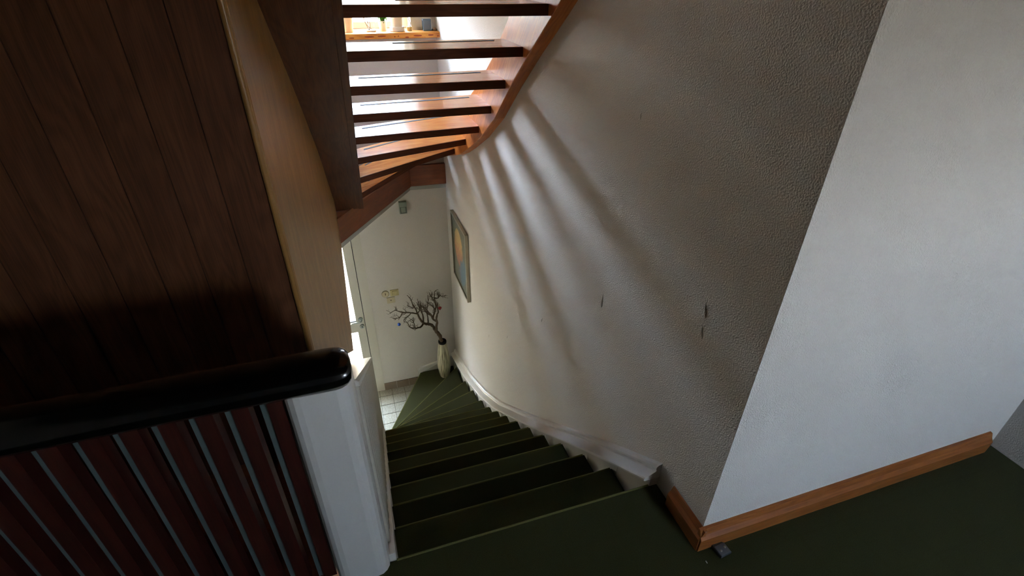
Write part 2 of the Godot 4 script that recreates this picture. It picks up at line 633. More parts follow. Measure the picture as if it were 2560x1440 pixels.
	tag(wb, "orange wooden skirting board on the corner of the landing wall", "baseboard", "", "structure")
	st = begin()
	var pr := [[0.951, 0.0], [0.926, 0.0], [0.924, 0.062], [0.934, 0.078], [0.942, 0.098], [0.951, 0.100]]
	var pp := []
	for v in pr:
		pp.append(Vector3(v[0], v[1], -0.945))
	prism(st, pp, Vector3(0, 0, 0.19), 0.002, Vector3(0, 0, 1))
	build(st, "skirting_board", M.wood_skirting, wb)
	st = begin()
	pp = []
	for v in pr:
		pp.append(Vector3(0.930, v[1], -0.775 + (0.951 - v[0])))
	prism(st, pp, Vector3(1.4, 0, 0), 0.002, Vector3(1, 0, 0), Vector2(0.2, 0.3))
	build(st, "skirting_board", M.wood_skirting, wb)

# ---------------------------------------------------------------- carpeted flight going down
const NL := [[-0.056, -1.04], [-0.056, -1.2815], [-0.056, -1.523], [-0.056, -1.7645], [-0.056, -2.006], [-0.056, -2.2475], [-0.056, -2.489], [-0.056, -2.7305], [-0.056, -2.972], [-0.056, -3.2135], [-0.052, -3.365], [-0.050, -3.54], [-0.050, -3.684], [-0.050, -3.834], [-0.050, -3.99]]
const NR := [[0.948, -1.04], [0.905, -1.2815], [0.901, -1.523], [0.897, -1.7645], [0.890, -2.006], [0.889, -2.2475], [0.886, -2.489], [0.884, -2.7305], [0.883, -2.972], [0.881, -3.2135], [0.881, -3.50], [0.880, -3.85], [0.876, -4.209], [0.874, -4.678], [0.470, -4.928]]

func green_stairs():
	var s := base("green_staircase", Vector3.ZERO)
	tag(s, "stairs covered in dark green carpet winding down to the entrance hall", "staircase")
	for k in range(1, 15):
		var st := begin()
		var poly := [NL[k - 1], NR[k - 1], NR[k], NL[k]]
		if k == 1:
			poly[1] = [0.905, -1.04]
		if k == 14:
			poly = [NL[13], NR[13], [0.874, -4.928], NR[14], NL[14]]
		plan(st, poly, -RISE * k - RISE, -RISE * k, 0.017, Vector3.ZERO, Vector2.ZERO, 4)
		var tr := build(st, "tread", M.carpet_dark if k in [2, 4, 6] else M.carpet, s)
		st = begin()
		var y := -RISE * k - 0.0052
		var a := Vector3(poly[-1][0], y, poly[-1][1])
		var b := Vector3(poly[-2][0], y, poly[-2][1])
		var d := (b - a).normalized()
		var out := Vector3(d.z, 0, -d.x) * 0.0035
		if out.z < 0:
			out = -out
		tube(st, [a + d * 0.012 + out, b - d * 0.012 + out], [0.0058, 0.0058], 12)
		build(st, "nosing", M.carpet_lit_edge, tr)  # added roll, its lighter colour draws the highlight of the edge
	# white stringer on the wall side and its moulded cap
	var bot := [[-1.032, 0.045], [-1.248, -0.119], [-1.504, -0.32], [-2.019, -0.739], [-2.434, -1.068], [-3.044, -1.539], [-3.524, -1.845], [-4.087, -2.128], [-4.536, -2.309], [-4.808, -2.394], [-4.935, -2.43]]
	var st := begin()
	for i in bot.size() - 1:
		var a: Array = bot[i]
		var b: Array = bot[i + 1]
		prism(st, [Vector3(wall_x(a[0]), a[1], a[0]), Vector3(wall_x(b[0]), b[1], b[0]), Vector3(wall_x(b[0]), b[1] - 0.42, b[0]), Vector3(wall_x(a[0]), a[1] - 0.42, a[0])], Vector3(-0.036, 0, 0))
	build(st, "stringer", M.stringer_paint, s)
	st = begin()
	var prof := [[0.0, 0.0], [0.064, 0.0], [0.069, 0.004], [0.069, 0.012], [0.065, 0.017], [0.024, 0.038], [0.021, 0.044], [0.024, 0.052], [0.023, 0.062], [0.015, 0.070], [0.0, 0.074]]
	for i in bot.size() - 1:
		for k in prof.size():
			var p0: Array = prof[k]
			var p1: Array = prof[(k + 1) % prof.size()]
			var q := []
			for e in [[i, p0], [i, p1], [i + 1, p1], [i + 1, p0]]:
				var z: float = bot[e[0]][0]
				q.append(Vector3(wall_x(z) - e[1][0], bot[e[0]][1] + e[1][1], z))
			var n := Vector3(-(p1[1] - p0[1]), (p1[0] - p0[0]) * -1.0, 0).normalized()
			if p0[1] > p1[1] or k == prof.size() - 1:
				n = Vector3(1, 0, 0)
			if k == 0:
				n = Vector3(0, -1, 0)
			quad(st, q, [n, n, n, n], [Vector2.ZERO, Vector2(1, 0), Vector2(1, 1), Vector2(0, 1)])
	var cp := []
	for v in prof:
		cp.append(Vector3(wall_x(-1.03) - v[0], 0.045 + v[1], -1.034))
	prism(st, cp, Vector3(0, 0, 0.006))
	build(st, "stringer_cap", M.trim_paint_lit, s)
	# stringer round the corner on the far wall
	st = begin()
	prism(st, [Vector3(0.890, -2.46, FAR), Vector3(0.683, -2.51, FAR), Vector3(0.50, -2.57, FAR), Vector3(0.437, -2.60, FAR), Vector3(0.437, GROUND, FAR), Vector3(0.890, GROUND, FAR)], Vector3(0, 0, 0.012), 0.002)
	build(st, "stringer", M.stringer_paint, s)
	st = begin()
	prism(st, [Vector3(0.890, -2.43, FAR), Vector3(0.683, -2.485, FAR), Vector3(0.49, -2.528, FAR), Vector3(0.437, -2.562, FAR), Vector3(0.437, -2.70, FAR), Vector3(0.462, -2.70, FAR), Vector3(0.466, -2.612, FAR), Vector3(0.683, -2.522, FAR), Vector3(0.890, -2.465, FAR)], Vector3(0, 0, 0.030), 0.004)
	build(st, "stringer_cap", M.trim_paint_lit, s)
	# white stringer on the open side
	st = begin()
	var top := []
	for k in range(0, 15):
		top.append([NL[k][1], -RISE * k + 0.035])
	var outl := [[-1.04, -0.30]]
	outl.append_array(top)
	outl.append([-4.03, GROUND])
	outl.append([-3.60, GROUND])
	side(st, outl, -0.098, -0.050, 0.006)
	build(st, "stringer", M.stringer_paint, s)

# ---------------------------------------------------------------- parapet beside the carpeted flight
func par_top(z: float) -> float:
	return 0.835 + (z + 1.0) * 0.775

func parapet():
	var p := base("balustrade", Vector3(-0.15, 0, -1.0))
	tag(p, "white painted stair balustrade with upright slats and a sloping cap", "balustrade")
	var o := Vector3(0.15, 0, 1.0)
	# newel at the landing
	var st := begin()
	var ring := []
	for c in [[-0.112, -1.040, 0.0], [-0.112, -1.112, -PI / 2], [-0.196, -1.112, PI], [-0.196, -1.040, PI / 2]]:
		for i in 5:
			var a: float = c[2] + PI / 2 - i * PI / 8
			ring.append(Vector3(c[0], 0, c[1]) + Vector3(cos(a), 0, sin(a)) * 0.040 + o)
	prism(st, ring, Vector3(0, 0.822, 0))
	build(st, "newel_post", M.paint, p)
	# slats
	var z := -1.13
	var n := 0
	while z > -3.93:
		st = begin()
		var z1 := z - (0.052 if n % 2 == 0 else 0.046)
		var yb0 := along_nose(z) + 0.02
		var yb1 := along_nose(z1) + 0.02
		var proud := 0.0 if n % 2 == 0 else -0.013
		prism(st, [Vector3(-0.094 + proud, yb0, z) + o, Vector3(-0.094 + proud, yb1, z1) + o, Vector3(-0.094 + proud, par_top(z1) - 0.022, z1) + o, Vector3(-0.094 + proud, par_top(z) - 0.022, z) + o], Vector3(0.030, 0, 0), 0.006, Vector3.UP)
		build(st, "slat", M.slat_paint, p)
		z = z1 - 0.002
		n += 1
	# board behind the slats
	st = begin()
	prism(st, [Vector3(-0.109, along_nose(-1.1) - 0.1, -1.1) + o, Vector3(-0.109, along_nose(-3.95) - 0.1, -3.95) + o, Vector3(-0.109, par_top(-3.95) - 0.02, -3.95) + o, Vector3(-0.109, par_top(-1.1) - 0.02, -1.1) + o], Vector3(-0.08, 0, 0))
	build(st, "back_board", M.slat_paint, p)
	# cap
	st = begin()
	var cap := []
	for v in [[-0.061, -0.026], [-0.061, -0.010], [-0.069, 0.0], [-0.20, 0.0], [-0.21, -0.012], [-0.21, -0.026]]:
		cap.append(Vector3(v[0], par_top(-1.11) + v[1], -1.11) + o)
	prism(st, cap, Vector3(0, par_top(-3.96) - par_top(-1.11), -2.85), 0.004, Vector3(0, 0, 1))
	build(st, "cap", M.paint, p)
	# black handrail lying on the newel and running off to the left
	var h := base("handrail", Vector3(-0.5, 0.86, -1.06))
	tag(h, "glossy black rounded handrail on top of the white newel", "handrail")
	st = begin()
	var segs := 20
	var xs := [-1.69, -1.2, -0.8, -0.5, -0.4, -0.35, -0.30, -0.26, -0.22, -0.19, -0.16, -0.13, -0.110, -0.092, -0.080, -0.072, -0.0685]
	var rr := [1.0, 1.0, 1.0, 1.0, 1.0, 1.0, 1.0, 1.0, 1.0, 1.0, 1.0, 1.0, 0.985, 0.93, 0.82, 0.60, 0.02]
	var rng := RandomNumberGenerator.new()
	rng.seed = 5
	var rows := []
	for i in xs.size():
		var row := []
		var hang := rng.randf_range(-0.006, 0.004)
		for k in segs:
			var a := TAU * k / segs
			var y: float = sin(a) * 0.045 * rr[i]
			if sin(a) < -0.6:
				y += hang
			row.append(Vector3(xs[i], 0.855 + y, -1.045 + cos(a) * 0.062 * rr[i]) - h.position)
		rows.append(row)
	for i in xs.size() - 1:
		for k in segs:
			var j := (k + 1) % segs
			var q := [rows[i][k], rows[i][j], rows[i + 1][j], rows[i + 1][k]]
			var ns := []
			for e in [[i, k], [i, j], [i + 1, j], [i + 1, k]]:
				var a := TAU * float(e[1]) / segs
				var lean: float = 1.0 - rr[e[0]]
				ns.append(Vector3(lean * 1.6, sin(a) / 0.052 * 0.06, cos(a) / 0.075 * 0.06).normalized())
			quad(st, q, ns, [Vector2.ZERO, Vector2(1, 0), Vector2(1, 1), Vector2(0, 1)])
	build(st, "rail", M.rail, h)
	# balusters of the landing rail, left of the newel
	var lb := base("landing_balustrade", Vector3(-0.6, 0, -1.06))
	tag(lb, "dark red-brown upright boards with narrow grey slats left of the white newel", "balustrade")
	var x := -0.242
	var i := 0
	while x > -1.66:
		st = begin()
		var wdt := 0.038 if i % 2 == 0 else 0.016
		var dz := 0.0 if i % 2 == 0 else -0.012
		box(st, Vector3(x - wdt, 0.0, -1.085 + dz) - lb.position, Vector3(x, 0.806, -1.045 + dz) - lb.position, 0.004, Vector3.UP, Vector2(i * 0.37, i * 0.19))
		build(st, "board" if i % 2 == 0 else "slat", M.wood_red if i % 2 == 0 else M.slat_grey, lb)
		x -= wdt + (0.002 if i % 2 == 0 else 0.022)
		i += 1

func along_nose(z: float) -> float:
	for k in range(0, 14):
		if z <= NL[k][1] and z >= NL[k + 1][1]:
			return lerp(-RISE * k, -RISE * (k + 1), (z - NL[k][1]) / (NL[k + 1][1] - NL[k][1]))
	return 0.0 if z > -1.1 else -RISE * 14

# ---------------------------------------------------------------- open wooden flight going up
const WR := 0.195
# the near edge of each tread, from the lowest: left z, right z (right end may lie on the far wall)
const BL := [-3.885, -3.680, -3.510, -3.300, -3.050, -2.800, -2.530, -2.250, -1.975, -1.70, -1.425, -1.15, -0.875, -0.60]
const BR := [-4.860, -4.148, -3.740, -3.342, -3.045, -2.765, -2.490, -2.190, -1.920, -1.65, -1.375, -1.10, -0.825, -0.55]
# underside of the inner stringer: z, y
const UNDER := [[-4.04, 0.0], [-3.885, 0.160], [-3.680, 0.365], [-3.510, 0.543], [-3.300, 0.735], [-3.050, 0.930], [-2.800, 1.125], [-2.530, 1.320], [-2.250, 1.515], [-1.975, 1.710], [-1.700, 1.905], [-1.15, 2.295], [-0.60, 2.685], [-0.31, 2.90]]

func wood_stairs():
	var s := base("wooden_staircase")
	tag(s, "open-riser wooden stairs with lacquered treads rising over the green flight", "staircase")
	for k in range(1, 15):
		var i := k - 1
		var y := WR * k
		var st := begin()
		var ov := 0.032
		var poly := []
		var fl := 0.0
		var fr := 0.0
		if k == 1:
			poly = [[0.074, BL[0]], [0.885, -4.870], [0.885, -4.93], [0.48, -4.93], [0.074, -4.11]]
		elif k == 2:
			fl = BL[0] - ov
			poly = [[0.074, BL[1]], [0.885, BR[1] - 0.014], [0.885, BR[0] - ov], [0.074, fl]]
		else:
			fl = BL[i - 1] - ov
			fr = BR[i - 1] - ov
			poly = [[0.074, BL[i]], [0.885, BR[i]], [0.885, fr], [0.074, fl]]
		var gr := Vector3(1, 0, (BR[i] - BL[i]) * 0.9).normalized()
		plan(st, poly, y - 0.042, y, 0.004, gr, Vector2(k * 0.37, k * 0.23))
		var t := build(st, "tread", M.wood_tread, s)
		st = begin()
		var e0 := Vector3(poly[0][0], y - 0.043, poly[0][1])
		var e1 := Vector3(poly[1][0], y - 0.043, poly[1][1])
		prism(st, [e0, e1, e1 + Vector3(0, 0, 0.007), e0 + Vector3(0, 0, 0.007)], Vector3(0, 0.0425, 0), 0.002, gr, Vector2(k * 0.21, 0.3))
		build(st, "shaded_back_edge", M.wood_edge_shaded, t)  # added dark strip, shade of the near face painted as colour
		# dark strip let in near the nosing
		st = begin()
		if k == 1:
			plan(st, [[0.13, -4.125], [0.45, -4.75], [0.47, -4.74], [0.15, -4.115]], y - 0.001, y + 0.0015)
		else:
			var a0 := 0.13 if k < 7 else 0.30
			var za: float = lerp(float(poly[3][1]), float(poly[2][1]), (a0 - 0.055) / 0.83) + 0.060
			var zb: float = lerp(float(poly[3][1]), float(poly[2][1]), (0.80 - 0.055) / 0.83) + 0.060
			plan(st, [[a0, za], [0.80, zb], [0.80, zb + 0.022], [a0, za + 0.022]], y - 0.001, y + 0.0015)
		build(st, "anti_slip_strip", M.strip, t)
	# inner stringer
	var st := begin()
	var under := under_curve()
	side(st, band(under, 0.34), 0.036, 0.076, 0.005, Vector3(0, 0.71, 0.70))
	build(st, "inner_stringer", M.wood_dark, s)
	# facing board that closes the underside up to the panelling
	st = begin()
	for i in under.size() - 1:
		var ps := []
		var ns := []
		for e in [i, i + 1]:
			var v: Array = under[e]
			var t := Vector2(under[min(e + 1, under.size() - 1)][0] - under[max(e - 1, 0)][0], under[min(e + 1, under.size() - 1)][1] - under[max(e - 1, 0)][1]).normalized()
			var n := Vector3(0, -t.x, t.y)          # downwards off the slope
			ns.append(n)
			ps.append([Vector3(part_x(v[0]) - 0.02, v[1] + 0.004, v[0]), Vector3(0.038, v[1] + 0.004, v[0])])
		var g := Vector3(0, 0.71, 0.70)
		var off := Vector2(0.4, 0.3)
		var q := [ps[0][0], ps[0][1], ps[1][1], ps[1][0]]
		var nn := [ns[0], ns[0], ns[1], ns[1]]
		var uv := []
		var up := []
		var un := []
		for k in 4:
			uv.append(uv_of(q[k], Vector3(0, -0.70, 0.71), g, off))
			up.append(q[k] - nn[k] * 0.03)
			un.append(-nn[k])
		quad(st, q, nn, uv)
		quad(st, up, un, uv)
		quad(st, [q[1], q[2], up[2], up[1]], [Vector3.RIGHT, Vector3.RIGHT, Vector3.RIGHT, Vector3.RIGHT], uv)
		quad(st, [q[0], q[3], up[3], up[0]], [Vector3.LEFT, Vector3.LEFT, Vector3.LEFT, Vector3.LEFT], uv)
	build(st, "facing_board", M.wood_dark, s)
	# outer stringer on the wall
	var low := [[-4.92, 0.105], [-4.70, 0.17], [-4.45, 0.235], [-4.106, 0.347], [-3.877, 0.434], [-3.669, 0.53], [-3.313, 0.709], [-2.978, 0.915], [-2.677, 1.150], [-2.413, 1.339], [-2.134, 1.525], [-1.7, 1.835], [-1.15, 2.225], [-0.6, 2.615], [-0.31, 2.82]]
	st = begin()
	side(st, band(low, 0.345), 0.870, 0.948, 0.004, Vector3(0, 0.71, 0.70), Vector2(0.1, 0.7))
	build(st, "outer_stringer", M.wood_stringer, s)

func band(low: Array, h: float) -> Array:
	var r := []
	for v in low:
		r.append([v[0], v[1]])
	for i in range(low.size() - 1, -1, -1):
		r.append([low[i][0], low[i][1] + h])
	return r

# the underside drawn as a smooth line
func under_curve() -> Array:
	var p := []
	for v in UNDER:
		p.append(Vector3(v[0], v[1], 0))
	var r := []
	for v in curve(p, 4):
		r.append([v.x, v.y])
	return r

func part_x(z: float) -> float:
	return -0.2805 - 0.037 * z

# ---------------------------------------------------------------- panelling under the wooden flight
func partition():
	var p := base("wood_partition", Vector3(-0.2, 0, -1.6))
	tag(p, "brown wooden panelling closing the side below the wooden stairs", "panelling")
	var o := -p.position
	var outline := []
	var under := under_curve()
	for v in under:
		if v[0] < -1.616 and v[0] > -3.90:
			outline.append([v[0], v[1] + 0.030])
	outline.append([-1.615, along(under, -1.615) + 0.030])
	outline.append([-1.615, par_top(-1.615) + 0.04])
	outline.append([-3.093, -0.68])
	outline.append([-3.962, -0.067])
	outline.append([-3.90, along(under, -3.90) + 0.02])
	var st := begin()
	var pp := []
	for v in outline:
		pp.append(Vector3(part_x(v[0]), v[1], v[0]) + o)
	prism(st, pp, Vector3(-1, 0, -0.037).normalized() * 0.03, 0.004, Vector3.UP)
	build(st, "panel", M.wood_panel, p)
	# bead on the near edge
	st = begin()
	var top := along(under, -1.605)
	tube(st, [Vector3(part_x(-1.604) - 0.010, par_top(-1.6), -1.604) + o, Vector3(part_x(-1.604) - 0.010, top, -1.604) + o], [0.010, 0.010], 10)
	build(st, "corner_bead", M.wood_panel, p)
	# boards facing the landing, on a backing
	st = begin()
	box(st, Vector3(-1.69, 0.0, -1.65) + o, Vector3(part_x(-1.6) - 0.035, 2.72, -1.634) + o)
	build(st, "backing", M.wood_dark, p)
	var x := part_x(-1.6) - 0.018
	var i := 0
	while x > -1.68:
		st = begin()
		var x1: float = max(x - 0.118, -1.69)
		box(st, Vector3(x1, 0.0, -1.632) + o, Vector3(x - 0.003, 2.72, -1.609) + o, 0.004, Vector3.UP, Vector2(i * 0.31, i * 0.43))
		build(st, "board", M.wood_dark, p)
		x -= 0.118
		i += 1

# ---------------------------------------------------------------- front door
func front_door():
	var d := base("door_1", Vector3(-0.5, GROUND, FAR - 0.05))
	tag(d, "white front door with two glass panes and a silver handle", "door", "", "structure")
	var o := -d.position
	var yt := -0.62
	var st := begin()
	# leaf built round its two panes
	for b in [[-0.98, GROUND + 0.01, -0.82, yt], [-0.179, GROUND + 0.01, -0.090, yt], [-0.82, -1.862, -0.179, -1.722], [-0.82, GROUND + 0.01, -0.179, GROUND + 0.20], [-0.82, -0.75, -0.179, yt]]:
		box(st, Vector3(b[0], b[1], FAR - 0.075) + o, Vector3(b[2], b[3], FAR - 0.010) + o, 0.003)
	build(st, "leaf", M.door, d)
	for g in [[-1.722, -0.75], [GROUND + 0.20, -1.862]]:
		st = begin()
		box(st, Vector3(-0.82, g[0], FAR - 0.045) + o, Vector3(-0.179, g[1], FAR - 0.039) + o)
		build(st, "pane", M.glass, d)
	st = begin()
	box(st, Vector3(-0.82, -1.722, FAR - 0.036) + o, Vector3(-0.179, -1.714, FAR - 0.018) + o)
	build(st, "gasket", M.black, d)
	st = begin()
	box(st, Vector3(-0.80, -1.742, FAR - 0.010) + o, Vector3(-0.150, -1.726, FAR + 0.010) + o, 0.003)
	build(st, "glazing_bead", M.door, d)
	st = begin()
	for b in [[-0.083, GROUND, 0.012, yt + 0.05], [-1.06, GROUND, -0.987, yt + 0.05], [-0.987, yt + 0.006, -0.083, yt + 0.05]]:
		box(st, Vector3(b[0], b[1], FAR - 0.085) + o, Vector3(b[2], b[3], FAR + 0.006) + o, 0.003)
	build(st, "frame", M.door, d)
	st = begin()
	box(st, Vector3(-0.0905, GROUND, FAR - 0.08) + o, Vector3(-0.083, yt, FAR - 0.03) + o)
	build(st, "gap_seal", M.black, d)
	# handle and lock
	st = begin()
	tube(st, [Vector3(-0.128, -1.69, FAR - 0.012) + o, Vector3(-0.128, -1.69, FAR + 0.006) + o], [0.026, 0.025], 18)
	tube(st, [Vector3(-0.128, -1.69, FAR) + o, Vector3(-0.128, -1.69, FAR + 0.045) + o, Vector3(-0.136, -1.69, FAR + 0.052) + o, Vector3(-0.225, -1.692, FAR + 0.052) + o], [0.010, 0.010, 0.0105, 0.009], 10)
	build(st, "handle", M.metal, d)
	st = begin()
	tube(st, [Vector3(-0.124, -1.785, FAR - 0.012) + o, Vector3(-0.124, -1.785, FAR + 0.006) + o], [0.026, 0.025], 18)
	var lk := build(st, "lock_plate", M.metal, d)
	st = begin()
	box(st, Vector3(-0.129, -1.798, FAR + 0.004) + o, Vector3(-0.119, -1.772, FAR + 0.009) + o)
	build(st, "keyhole", M.black, lk)

# ---------------------------------------------------------------- window upstairs and what stands on its sill
func window_things():
	var w := base("window_1", Vector3(0.1, 1.2, FAR - 0.22))
	tag(w, "white framed window above the wooden sill, overexposed with daylight", "window", "", "structure")
	var o := -w.position
	var st := begin()
	for b in [[-1.45, 1.20, -1.39, 1.84], [0.655, 1.20, 0.71, 1.84], [-1.39, 1.20, 0.655, 1.25], [-1.39, 1.79, 0.655, 1.84], [-0.32, 1.25, -0.27, 1.79]]:
		box(st, Vector3(b[0], b[1], FAR - 0.27) + o, Vector3(b[2], b[3], FAR - 0.20) + o, 0.004)
	build(st, "window_frame", M.door, w)
	for b in [[-1.39, -0.32], [-0.27, 0.655]]:
		st = begin()
		box(st, Vector3(b[0], 1.25, FAR - 0.24) + o, Vector3(b[1], 1.79, FAR - 0.234) + o)
		build(st, "pane", M.glass, w)
	st = begin()
	plan(st, [[-1.55, FAR], [-1.45, FAR], [-1.45, FAR - 0.26], [0.71, FAR - 0.26], [0.71, FAR], [0.925, FAR], [0.940, -4.80], [0.935, -4.765], [0.80, -4.762], [0.45, -4.768], [0.1, -4.760], [-1.55, -4.765]], 1.152, 1.196, 0.007, Vector3(1, 0, 0))
	var sl := struct(st, "trim_2", M.wood_sill, "orange rustic wooden window sill with reddish marks on its edge", "sill")
	# dark knots along the front edge
	for q in [[0.19, 0.030, 0.010], [0.34, 0.040, 0.016], [0.44, 0.034, 0.018], [0.545, 0.005, 0.012], [0.575, 0.004, 0.016], [0.645, 0.016, 0.006], [0.735, 0.036, 0.016], [0.845, 0.024, 0.018], [0.905, 0.008, 0.010]]:
		st = begin()
		lathe(st, [[0.0003, 0.0], [0.7, 0.0004], [1.0, 0.001], [0.0003, 0.0022]], Vector3.ZERO, 16)
		var kn := build(st, "knot", M.knot, sl)
		kn.transform = Transform3D(Basis(Vector3(q[1], 0, 0), Vector3(0, 0, 1), Vector3(0, -0.0055, 0)), Vector3(q[0], 1.156 + q[2], -4.7635))
	# flower pots and small things
	pot(Vector3(0.185, 1.196, -4.90), 0.052, 0.15, M.pot, "cream flower pot at the left end of the sill beside the twigs")
	var g := base("glass_vase", Vector3(0.370, 1.196, -4.89))
	tag(g, "small glass vase of bare twigs on the wooden sill", "vase")
	st = begin()
	lathe(st, [[0.001, 0.0], [0.030, 0.0], [0.034, 0.01], [0.030, 0.06], [0.026, 0.10], [0.030, 0.11]], Vector3.ZERO, 20)
	build(st, "jar", M.glass, g)
	st = begin()
	lathe(st, [[0.001, 0.002], [0.040, 0.002], [0.046, 0.012], [0.044, 0.014], [0.001, 0.012]], Vector3.ZERO, 20)
	build(st, "saucer", M.pot_white, g)
	var rng := RandomNumberGenerator.new()
	rng.seed = 8
	for i in 6:
		st = begin()
		var a := rng.randf() * TAU
		var b := Vector3(cos(a) * 0.02, 0.012, sin(a) * 0.02)
		tube(st, curve([b, Vector3(-0.02 + rng.randf_range(-0.02, 0.02), 0.06, rng.randf_range(-0.015, 0.015)), Vector3(-0.04 + rng.randf_range(-0.02, 0.05), 0.14, rng.randf_range(-0.02, 0.02)), Vector3(rng.randf_range(-0.07, 0.07), 0.30, rng.randf_range(-0.03, 0.03))]), [0.0022, 0.0022, 0.0021, 0.002, 0.002, 0.002, 0.0018, 0.0018, 0.0016, 0.0016, 0.0014, 0.0013, 0.0012], 6)
		build(st, "twig", M.stem, g)
	var pl := pot(Vector3(0.585, 1.196, -4.89), 0.052, 0.15, M.pot, "tan flower pot on a broad saucer, middle of the sill")
	st = begin()
	lathe(st, [[0.001, 0.0], [0.058, 0.0], [0.062, 0.004], [0.062, 0.034], [0.057, 0.036], [0.054, 0.03]], Vector3.ZERO, 26)
	build(st, "saucer", M.pot_white, pl)
	leaves(pl, Vector3(0, 0.15, 0), 12, 0.20, 4)
	var lp := base("leafy_plant", Vector3(0.475, 1.196, -4.95))
	tag(lp, "small green plant with a hanging leaf in a white pot on the sill", "plant")
	st = begin()
	lathe(st, [[0.001, 0.0], [0.028, 0.0], [0.036, 0.07], [0.038, 0.075], [0.034, 0.075], [0.030, 0.06], [0.001, 0.06]], Vector3.ZERO, 22)
	build(st, "pot", M.pot_white, lp)
	leaves(lp, Vector3(0, 0.07, 0), 9, 0.06, 9)
	var sp := base("seedling", Vector3(0.690, 1.196, -4.90))
	tag(sp, "thin stemmed seedling in a tiny yellow pot right of the tan flower pot", "plant")
	st = begin()
	lathe(st, [[0.001, 0.0], [0.020, 0.0], [0.025, 0.03], [0.022, 0.031], [0.001, 0.026]], Vector3.ZERO, 18)
	build(st, "pot", M.plate, sp)
	st = begin()
	tube(st, curve([Vector3(0.005, 0.026, 0), Vector3(0.012, 0.06, 0), Vector3(-0.008, 0.10, 0), Vector3(-0.022, 0.16, 0.01)]), [0.003, 0.003, 0.003, 0.0028, 0.0028, 0.0026, 0.0026, 0.0024, 0.0024, 0.002, 0.002, 0.002, 0.0018], 6)
	build(st, "stem", M.stem, sp)
	# little lantern
	var ln := base("lantern", Vector3(0.835, 1.196, -4.88))
	tag(ln, "small blue-grey box lantern on the right of the sill", "lantern")
	st = begin()
	box(st, Vector3(-0.034, 0.0, -0.03), Vector3(0.034, 0.008, 0.03), 0.002)
	box(st, Vector3(-0.034, 0.077, -0.03), Vector3(0.034, 0.088, 0.03), 0.002)
	for c in [[-0.034, -0.03], [0.026, -0.03], [-0.034, 0.022], [0.026, 0.022]]:
		box(st, Vector3(c[0], 0.008, c[1]), Vector3(c[0] + 0.008, 0.077, c[1] + 0.008))
	build(st, "frame", M.lantern, ln)
	st = begin()
	box(st, Vector3(-0.028, 0.008, 0.023), Vector3(0.028, 0.077, 0.026))
	build(st, "front_panel", M.grey_metal, ln)
	# shells and stones
	var rs := RandomNumberGenerator.new()
	rs.seed = 31
	var what := [[0.880, 0.010, "small dark pebble beside the blue-grey lantern"], [0.898, 0.017, "largest tan stone among the pebbles at the sill end"], [0.912, 0.009, "little grey pebble at the right end of the sill"]]
	for e in what:
		st = begin()
		var r: float = e[1]
		lathe(st, [[0.0005, 0.0], [r * 0.7, 0.0], [r, r * 0.5], [r * 0.9, r * 1.0], [r * 0.5, r * 1.45], [0.0005, r * 1.55]], Vector3.ZERO, 12, Vector2(1.0, 0.8))
		var s := build(st, "stone", M.stone if r > 0.012 else M.stone_dark)
		s.position = Vector3(e[0], 1.196, -4.86)
		tag(s, e[2], "stone", "stones on the sill")
	# added unseen window in the left wall, brightens the upper hall
	var hw := base("window_3", Vector3(-1.85, 1.0, -3.4))
	tag(hw, "added unseen window in the left wall that brightens the upper hall", "window", "", "structure")
	st = begin()
	for b in [[1.0, -3.65, 1.04, -3.15], [1.56, -3.65, 1.6, -3.15], [1.04, -3.65, 1.56, -3.61], [1.04, -3.19, 1.56, -3.15]]:
		box(st, Vector3(-1.90, b[0], b[1]) - hw.position, Vector3(-1.84, b[2], b[3]) - hw.position, 0.003)
	build(st, "window_frame", M.door, hw)
	st = begin()
	box(st, Vector3(-1.876, 1.04, -3.61) - hw.position, Vector3(-1.870, 1.56, -3.19) - hw.position)
	build(st, "pane", M.glass, hw)
	# window behind the camera
	var bw := base("window_2", Vector3(1.7, 1.05, 2.6))
	tag(bw, "white framed window of the landing behind the viewer", "window", "", "structure")
	st = begin()
	for b in [[1.45, 1.05, 1.49, 1.78], [1.96, 1.05, 2.0, 1.78], [1.49, 1.05, 1.96, 1.09], [1.49, 1.74, 1.96, 1.78]]:
		box(st, Vector3(b[0], b[1], 2.6) - bw.position, Vector3(b[2], b[3], 2.66) - bw.position, 0.003)
	build(st, "window_frame", M.door, bw)
	st = begin()
	box(st, Vector3(1.49, 1.09, 2.628) - bw.position, Vector3(1.96, 1.74, 2.634) - bw.position)
	build(st, "pane", M.glass, bw)

func pot(at: Vector3, r: float, h: float, mat: Material, label: String) -> Node3D:
	var p := base("flower_pot", at)
	tag(p, label, "flower pot")
	var st := begin()
	lathe(st, [[0.001, 0.0], [r * 0.78, 0.0], [r * 0.80, 0.004], [r, h * 0.82], [r * 1.06, h * 0.83], [r * 1.07, h], [r * 0.98, h], [r * 0.94, h * 0.9]], Vector3.ZERO, 28)
	build(st, "pot", mat, p)
	st = begin()
	lathe(st, [[r * 0.955, h * 0.92], [0.001, h * 0.92]], Vector3.ZERO, 24)
	build(st, "soil", M.soil, p)
	return p

